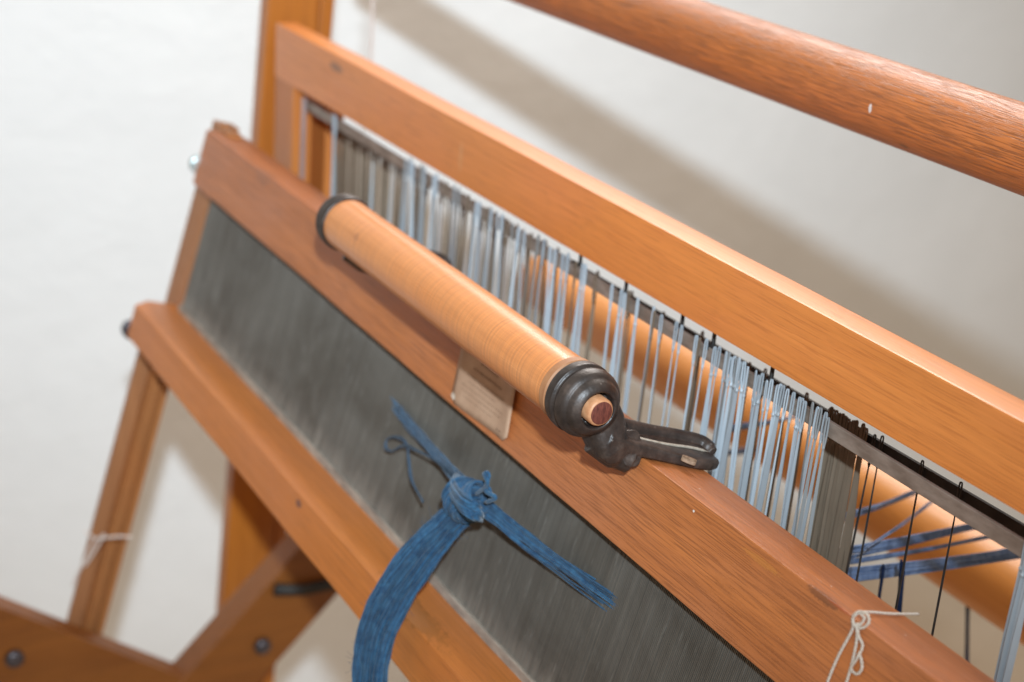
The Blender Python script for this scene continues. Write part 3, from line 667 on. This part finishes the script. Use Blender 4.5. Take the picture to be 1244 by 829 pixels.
# tail over the lower rail
tl = [on_t(560, 622, -.012), on_t(532, 650, -.019), on_t(500, 690, -.030), on_t(472, 735, -.040), on_t(455, 780, -.046), on_t(449, 830, -.050), on_t(446, 900, -.052), on_t(447, 960, -.052)]
bm = bmesh.new(); strands(bm, tl, [.0085, .0100, .0122, .0124, .0113, .0103, .0106, .0110], 260, .00055, .7, .00035, .95, 3)
def fuzz(bm, path, n, rad, ln_, seed):
    rg = random.Random(seed); P = spline(path, 8)
    for _ in range(n):
        p = P[rg.randrange(len(P))]; d = Vector((rg.gauss(0, 1), rg.gauss(-.5, .7), rg.gauss(0, 1))).normalized()
        a = p+d*rad*.85; q = a+(d+Vector((rg.gauss(0, .8), rg.gauss(0, .5), rg.gauss(-.3, .8))))*ln_*rg.uniform(.4, 1)
        tube(bm, spline([a, (a+q)/2+Vector((rg.gauss(0, .2), rg.gauss(0, .2), rg.gauss(0, .2)))*ln_, q], 4), .00009, 3)
fuzz(bm, tl, 420, .0115, .004, 8)
link('tail', bm, M['yarn'], yarn)
# the two groups that run out into the reed
bm = bmesh.new(); rg = random.Random(5)
def fan(path, n, spread_a, spread_b, r, seed):
    rg = random.Random(seed)
    for k_ in range(n):
        e = rg.uniform(0, 1); P = spline([p+Vector((rg.gauss(0, .0007), rg.gauss(0, .0005), rg.gauss(0, .0007))) for p in path], 6); m_ = len(P); fan_ = rg.gauss(0, .0011)
        L_ = int(m_*(spread_a+(1-spread_a)*e**.8)); L_ = max(6, min(m_, L_)); off = rg.gauss(0, 1)
        pts = []
        for i in range(L_):
            f_ = i/(m_-1); wdt = spread_b*(1-.62*f_)
            pts.append(P[i]+SN*fan_*f_*1.6+SN*off*wdt+Vector((off*wdt*.5, 0, 0))+TN*(rg.gauss(0, .00015)+(.0045*max(0, (i-L_+4)/4) if i > L_-4 else 0)))
        tube(bm, pts, r, 5)
fan([on_t(572, 600, -.010), on_t(545, 570, -.003), on_t(518, 538, .004), on_t(490, 506, .009), on_t(463, 477, .012)], 40, .72, .0024, .00045, 1)
fan([on_t(572, 603, -.012), on_t(600, 622, -.008), on_t(640, 655, -.001), on_t(695, 698, .006), on_t(764, 753, .012)], 62, .55, .0026, .00048, 2)
link('tied_ends', bm, M['yarn'], yarn)
# knot: strands wound round each other
bm = bmesh.new()
kc = on_t(566, 608, -.013)
ex = Vector((1, 0, 0)); 
def loop(cen, a1, a2, r1, r2, th, n=26, wob=.0006, seed=0, arc=(0, 6.2832)):
    rg = random.Random(seed); ph = rg.uniform(0, 6)
    pts = [cen+a1*r1*math.cos(arc[0]+(arc[1]-arc[0])*i/n)+a2*r2*math.sin(arc[0]+(arc[1]-arc[0])*i/n)+a1.cross(a2)*wob*math.sin(ph+i*.6) for i in range(n+1)]
    tube(bm, pts, th, 5, cap=False)
bmesh.ops.create_icosphere(bm, subdivisions=3, radius=.0092, matrix=Matrix.Translation(kc))
dT = (on_t(540, 636, -.013)-kc).normalized(); dS = (on_t(600, 628, -.013)-kc).normalized()
for k_ in range(80):                                   # wraps round the tail
    f_ = k_/79-.5; rr = .0122*math.sqrt(max(.1, 1-(f_*1.35)**2)); a2 = TN; ax = (dS+dT*.25).normalized()
    a1 = ax.cross(TN).normalized()
    ax = (ax+Vector((rnd.gauss(0, .12), rnd.gauss(0, .12), rnd.gauss(0, .12)))).normalized(); a1 = ax.cross(TN).normalized()
    loop(kc+ax*f_*.020+TN*rnd.gauss(0, .0006), a1, a2, rr*rnd.uniform(.88, 1.06), rr*rnd.uniform(.85, 1.0), .00062, seed=k_)
for k_ in range(30):                                   # wraps the other way, at the reed side
    f_ = k_/29-.5; rr = .0105*math.sqrt(max(.15, 1-(f_*1.2)**2)); ax = (dT-dS*.3).normalized(); a1 = ax.cross(TN).normalized()
    loop(kc+dS*.0065-dT*.003+ax*f_*.016, a1, TN, rr*rnd.uniform(.95, 1.06), rr*rnd.uniform(.85, .98), .00075, seed=100+k_)
for k_ in range(60):                                   # crossing turn on the face of the knot
    a = rnd.uniform(0, 6.283); r0 = .0042*math.sqrt(rnd.random())
    o_ = (dS-dT).normalized().cross(TN).normalized()*r0*math.cos(a)*1.3+TN*r0*math.sin(a)
    q = [on_t(556, 582, -.008), on_t(553, 596, -.0205), on_t(563, 612, -.0262), on_t(577, 622, -.0225), on_t(584, 628, -.010)]
    tube(bm, spline([p+o_*f for p, f in zip(q, (.7, 1, 1, 1, .7))], 6), .0006, 5)
fuzz(bm, [kc, kc+dS*.003, kc+dT*.003], 160, .0115, .0035, 9)
link('knot', bm, M['yarn'], yarn)
bm = bmesh.new()
for dd in range(5):
    o_ = Vector((rnd.gauss(0, .0005), 0, rnd.gauss(0, .0005)))
    tube(bm, [p+o_ for p in spline([on_t(578, 600, -.014), on_t(592, 588, -.020), on_t(588, 575, -.021), on_t(594, 577, -.020), on_t(590, 596, -.018), on_t(602, 604, -.016), on_t(590, 610, -.014)], 6)], .0008, 6)
link('loose_loop', bm, M['yarn'], yarn)
bm = bmesh.new()
for o_ in (Vector((0, 0, 0)), Vector((.0012, 0, .0008)), Vector((-.0004, 0, -.0011))):
    tube(bm, [p+o_*(1+.5*math.sin(i*.4)) for i, p in enumerate(spline([on_t(562, 588, -.010), on_t(535, 563, -.005), on_t(508, 548, -.001), on_t(490, 541, .002), on_t(476, 548, .004), on_t(468, 543, .005), on_t(471, 533, .005), on_t(484, 531, .004), on_t(494, 540, .003), on_t(496, 556, .002), on_t(500, 583, .000), on_t(514, 610, -.006)], 7))], .00042, 5)
link('loose_loop', bm, M['yarn_faded'], yarn)
# ------------------------------------------------------------------ white string on the upper rail
bm = bmesh.new(); r_ = .00068
def plied(bm, pts, r, pitch=.0032, k=8):
    P = spline(pts, k); Q = [P[0]]                       # resample evenly, then wind two plies round the line
    for a, c1 in zip(P, P[1:]):
        n = max(1, int((c1-a).length/.0004)); Q += [a.lerp(c1, (i+1)/n) for i in range(n)]
    d = 0; A = [[], []]; nr = Vector((0, -1, .3)).normalized()
    for i, p in enumerate(Q):
        t = (Q[min(i+1, len(Q)-1)]-Q[max(i-1, 0)]).normalized(); nr = (nr-t*nr.dot(t)).normalized(); bn = t.cross(nr)
        if i: d += (p-Q[i-1]).length
        for j in (0, 1):
            a = 2*math.pi*d/pitch+math.pi*j; A[j].append(p+(nr*math.cos(a)+bn*math.sin(a))*r*.5)
    for q in A: tube(bm, q, r*.62, 6)
def strg(pts): plied(bm, pts, r_)
t_ = -.0012
strg([on_s(1112, 746, -.0008)+TN*.002, on_s(1085, 746, -.0012), on_s(1058, 744, -.0014), on_t(1043, 745, t_), on_t(1036, 752, -.0016), on_t(1037, 762, -.0016)])
strg([on_t(1036, 748, -.002), on_t(1044, 743, -.0026), on_t(1054, 747, -.0026), on_t(1055, 757, -.0024), on_t(1047, 763, -.0022), on_t(1038, 760, -.0020), on_t(1036, 750, -.0016)])
strg([on_t(1044, 744, -.002), on_t(1050, 752, -.002), on_t(1040, 764, -.002)])
strg([on_t(1037, 756, -.0022), on_t(1034, 768, -.001), on_t(1018, 798, -.0008), on_t(1004, 832, -.0008), on_t(996, 856, -.0008)])
strg([on_t(1040, 758, -.0028), on_t(1041, 775, -.0012), on_t(1036, 802, -.0008), on_t(1027, 834, -.0008), on_t(1020, 858, -.0008)])
strg([on_t(1042, 757, -.002), on_t(1043, 772, -.0014), on_t(1048, 785, -.0012), on_t(1041, 800, -.0022), on_t(1034, 812, -.0012), on_t(1041, 819, -.0012), on_t(1047, 812, -.0012), on_t(1046, 800, -.0014), on_t(1043, 793, -.0014)])
tag(link('string', bm, M['cotton'], origin=on_t(1040, 755, 0)), 'cream cotton string tied in a bow round the upper rail at lower right', 'string', 'pale strings tied to the loom')
# thin thread tied on the left arm
bm = bmesh.new()
strg = lambda pts: plied(bm, pts, .0011)
ta = -.0022
strg([on_t(104, 646, ta), on_t(116, 654, ta-.001), on_t(132, 653, ta-.001), on_t(143, 652, ta+.006), on_t(152, 652, .0095), on_t(160, 653, .014)])
strg([on_t(116, 654, ta-.001), on_t(108, 672, ta-.001), on_t(98, 690, ta-.001), on_t(88, 712, ta-.001)])
strg([on_t(121, 655, ta-.001), on_t(126, 650, ta-.002), on_t(116, 668, ta-.001), on_t(103, 688, ta-.001)])
tag(link('string', bm, M['cotton_pink'], origin=on_t(116, 654, ta)), 'thin pale thread tied round the narrow side arm at lower left', 'string', 'pale strings tied to the loom')

# ------------------------------------------------------------------ warp threads behind the heddles
def hank(a, bq, n, spread, r, seed, mat, label, nm='warp_yarn', sag=.002, grp='blue yarn in front of the beam', cat='yarn'):
    bm = bmesh.new(); rg = random.Random(seed)
    for k_ in range(n):
        o_ = Vector((rg.gauss(0, spread*.4), rg.gauss(0, spread*.2), rg.gauss(0, spread))); o2 = Vector((rg.gauss(0, spread*.4), rg.gauss(0, spread*.2), rg.gauss(0, spread*.7)))
        tube(bm, spline([a+o_, (a+bq)/2+(o_+o2)/2+Vector((0, 0, -sag*rg.uniform(.3, 1))), bq+o2], 6), r, 5)
    return tag(link(nm, bm, mat, origin=(a+bq)/2), label, cat, grp)
ybf = yb-rb*1.06
hank(on_y(1010, 702, .57), on_y(1252, 670, .745), 34, .0027, .0006, 1, M['yarn_pale'], 'thick blue strand crossing the beam, lowest of the strands at right')
hank(on_y(1010, 674, .57), on_y(1215, 632, .745), 22, .0022, .0006, 2, M['yarn_pale'], 'blue strand crossing the beam, just above the thin strand at right')
hank(on_y(1012, 686, .57), on_y(1215, 650, .745), 9, .0010, .0006, 3, M['yarn_pale'], 'thin blue strand between the two thick blue strands at right')
hank(on_y(1012, 632, .57), on_y(1120, 596, .745), 9, .0016, .0005, 4, M['yarn_pale'], 'faint blue strand highest on the bright beam, just under the steel bar')
hank(on_y(1052, 668, .565), on_y(1140, 604, .745), 4, .0013, .0004, 5, M['yarn_pale'], 'few loose blue threads slanting steeply up the beam at right')
hank(on_y(745, 560, .62), on_y(935, 545, .80), 20, .0022, .0008, 6, M['yarn_pale'], 'blue strand behind the heddles next to the iron bracket')
hank(on_y(880, 520, .60), on_y(990, 500, .745), 12, .0016, .0007, 7, M['yarn_pale'], 'short blue strand behind the densest pale heddles')
hank(on_y(1095, 690, .60), on_y(1088, 800, .62), 14, .0022, .0008, 8, M['yarn_navy'], 'long navy yarn end hanging below the thick blue strand', 'hanging_yarn', 0, 'navy yarn ends')
hank(on_y(1073, 690, .60), on_y(1062, 770, .62), 8, .0013, .0008, 9, M['yarn_navy'], 'short navy yarn end hanging beside the dense dark heddles', 'hanging_yarn', 0, 'navy yarn ends')
hank(on_y(1176, 700, .80), on_y(1174, 850, .81), 12, .0018, .0008, 10, M['yarn_navy'], 'dark navy yarn end hanging alone under the beam at far right', 'hanging_yarn', 0, 'navy yarn ends')

# ------------------------------------------------------------------ light
w = bpy.data.worlds.new('World'); sc.world = w; w.use_nodes = True
wt = w.node_tree; bg = wt.nodes['Background']; bg.inputs[1].default_value = 0.59
sep = wt.nodes.new('ShaderNodeSeparateXYZ'); wt.links.new(wt.nodes.new('ShaderNodeTexCoord').outputs['Generated'], sep.inputs[0])
rp = wt.nodes.new('ShaderNodeValToRGB'); mrg = wt.nodes.new('ShaderNodeMapRange'); mrg.inputs[1].default_value = -1; wt.links.new(sep.outputs[2], mrg.inputs[0]); wt.links.new(mrg.outputs[0], rp.inputs[0])
rp.color_ramp.elements[0].position = .25; rp.color_ramp.elements[0].color = (.40, .30, .21, 1); rp.color_ramp.elements[1].position = .8; rp.color_ramp.elements[1].color = (1.0, .85, .68, 1)
wt.links.new(rp.outputs[0], bg.inputs[0])
def area(name, loc, target, size, power, col):
    ld = bpy.data.lights.new(name, 'AREA'); ld.shape = 'DISK'; ld.size = size; ld.energy = power; ld.color = col
    o = bpy.data.objects.new(name, ld); C.objects.link(o); o.location = loc
    o.rotation_euler = (Vector(target)-Vector(loc)).to_track_quat('-Z', 'Y').to_euler(); return o
# camera flash
ld = bpy.data.lights.new('flash', 'SPOT'); ld.shadow_soft_size = 0.017; ld.energy = 84.0; ld.color = (0.71, 0.87, 1.0); ld.spot_size = math.radians(72); ld.spot_blend = 1.0
ld.use_nodes = True; ln_ = ld.node_tree; em = ln_.nodes['Emission']; lf = ln_.nodes.new('ShaderNodeLightFalloff'); lf.inputs['Strength'].default_value = 1.0
ln_.links.new(lf.outputs['Linear'], em.inputs['Strength'])
fo = bpy.data.objects.new('flash', ld); C.objects.link(fo); fo.location = (0.16, -0.06, H+0.22)
fo.rotation_euler = (on_x(430, 20, WX)-Vector(fo.location)).to_track_quat('-Z', 'Y').to_euler()
area('added_rear_lamp', (-1.62, 1.25, H+.80), (-0.7, 0.5, H-.35), 0.9, 27, (1.0, 0.95, 0.90))  # unseen soft lamp, added so upward faces catch a pale sheen

# ------------------------------------------------------------------ camera
cd = bpy.data.cameras.new('Camera'); cd.sensor_width = 36; cd.lens = F/1244*36; cd.clip_start = .01; cd.clip_end = 50
cd.dof.use_dof = True; cd.dof.focus_distance = 0.775; cd.dof.aperture_fstop = 6.3
cam = bpy.data.objects.new('Camera', cd); C.objects.link(cam); sc.camera = cam
cx_, cy_, cz_ = c2w(Vector((1, 0, 0))), c2w(Vector((0, -1, 0))), c2w(Vector((0, 0, -1)))
mw = Matrix((cx_, cy_, cz_)).transposed().to_4x4(); mw.translation = CAM; cam.matrix_world = mw
sc.view_settings.view_transform = 'Standard'; sc.view_settings.look = 'None'; sc.view_settings.exposure = 0; sc.view_settings.gamma = 1
sc.cycles.max_bounces = 8
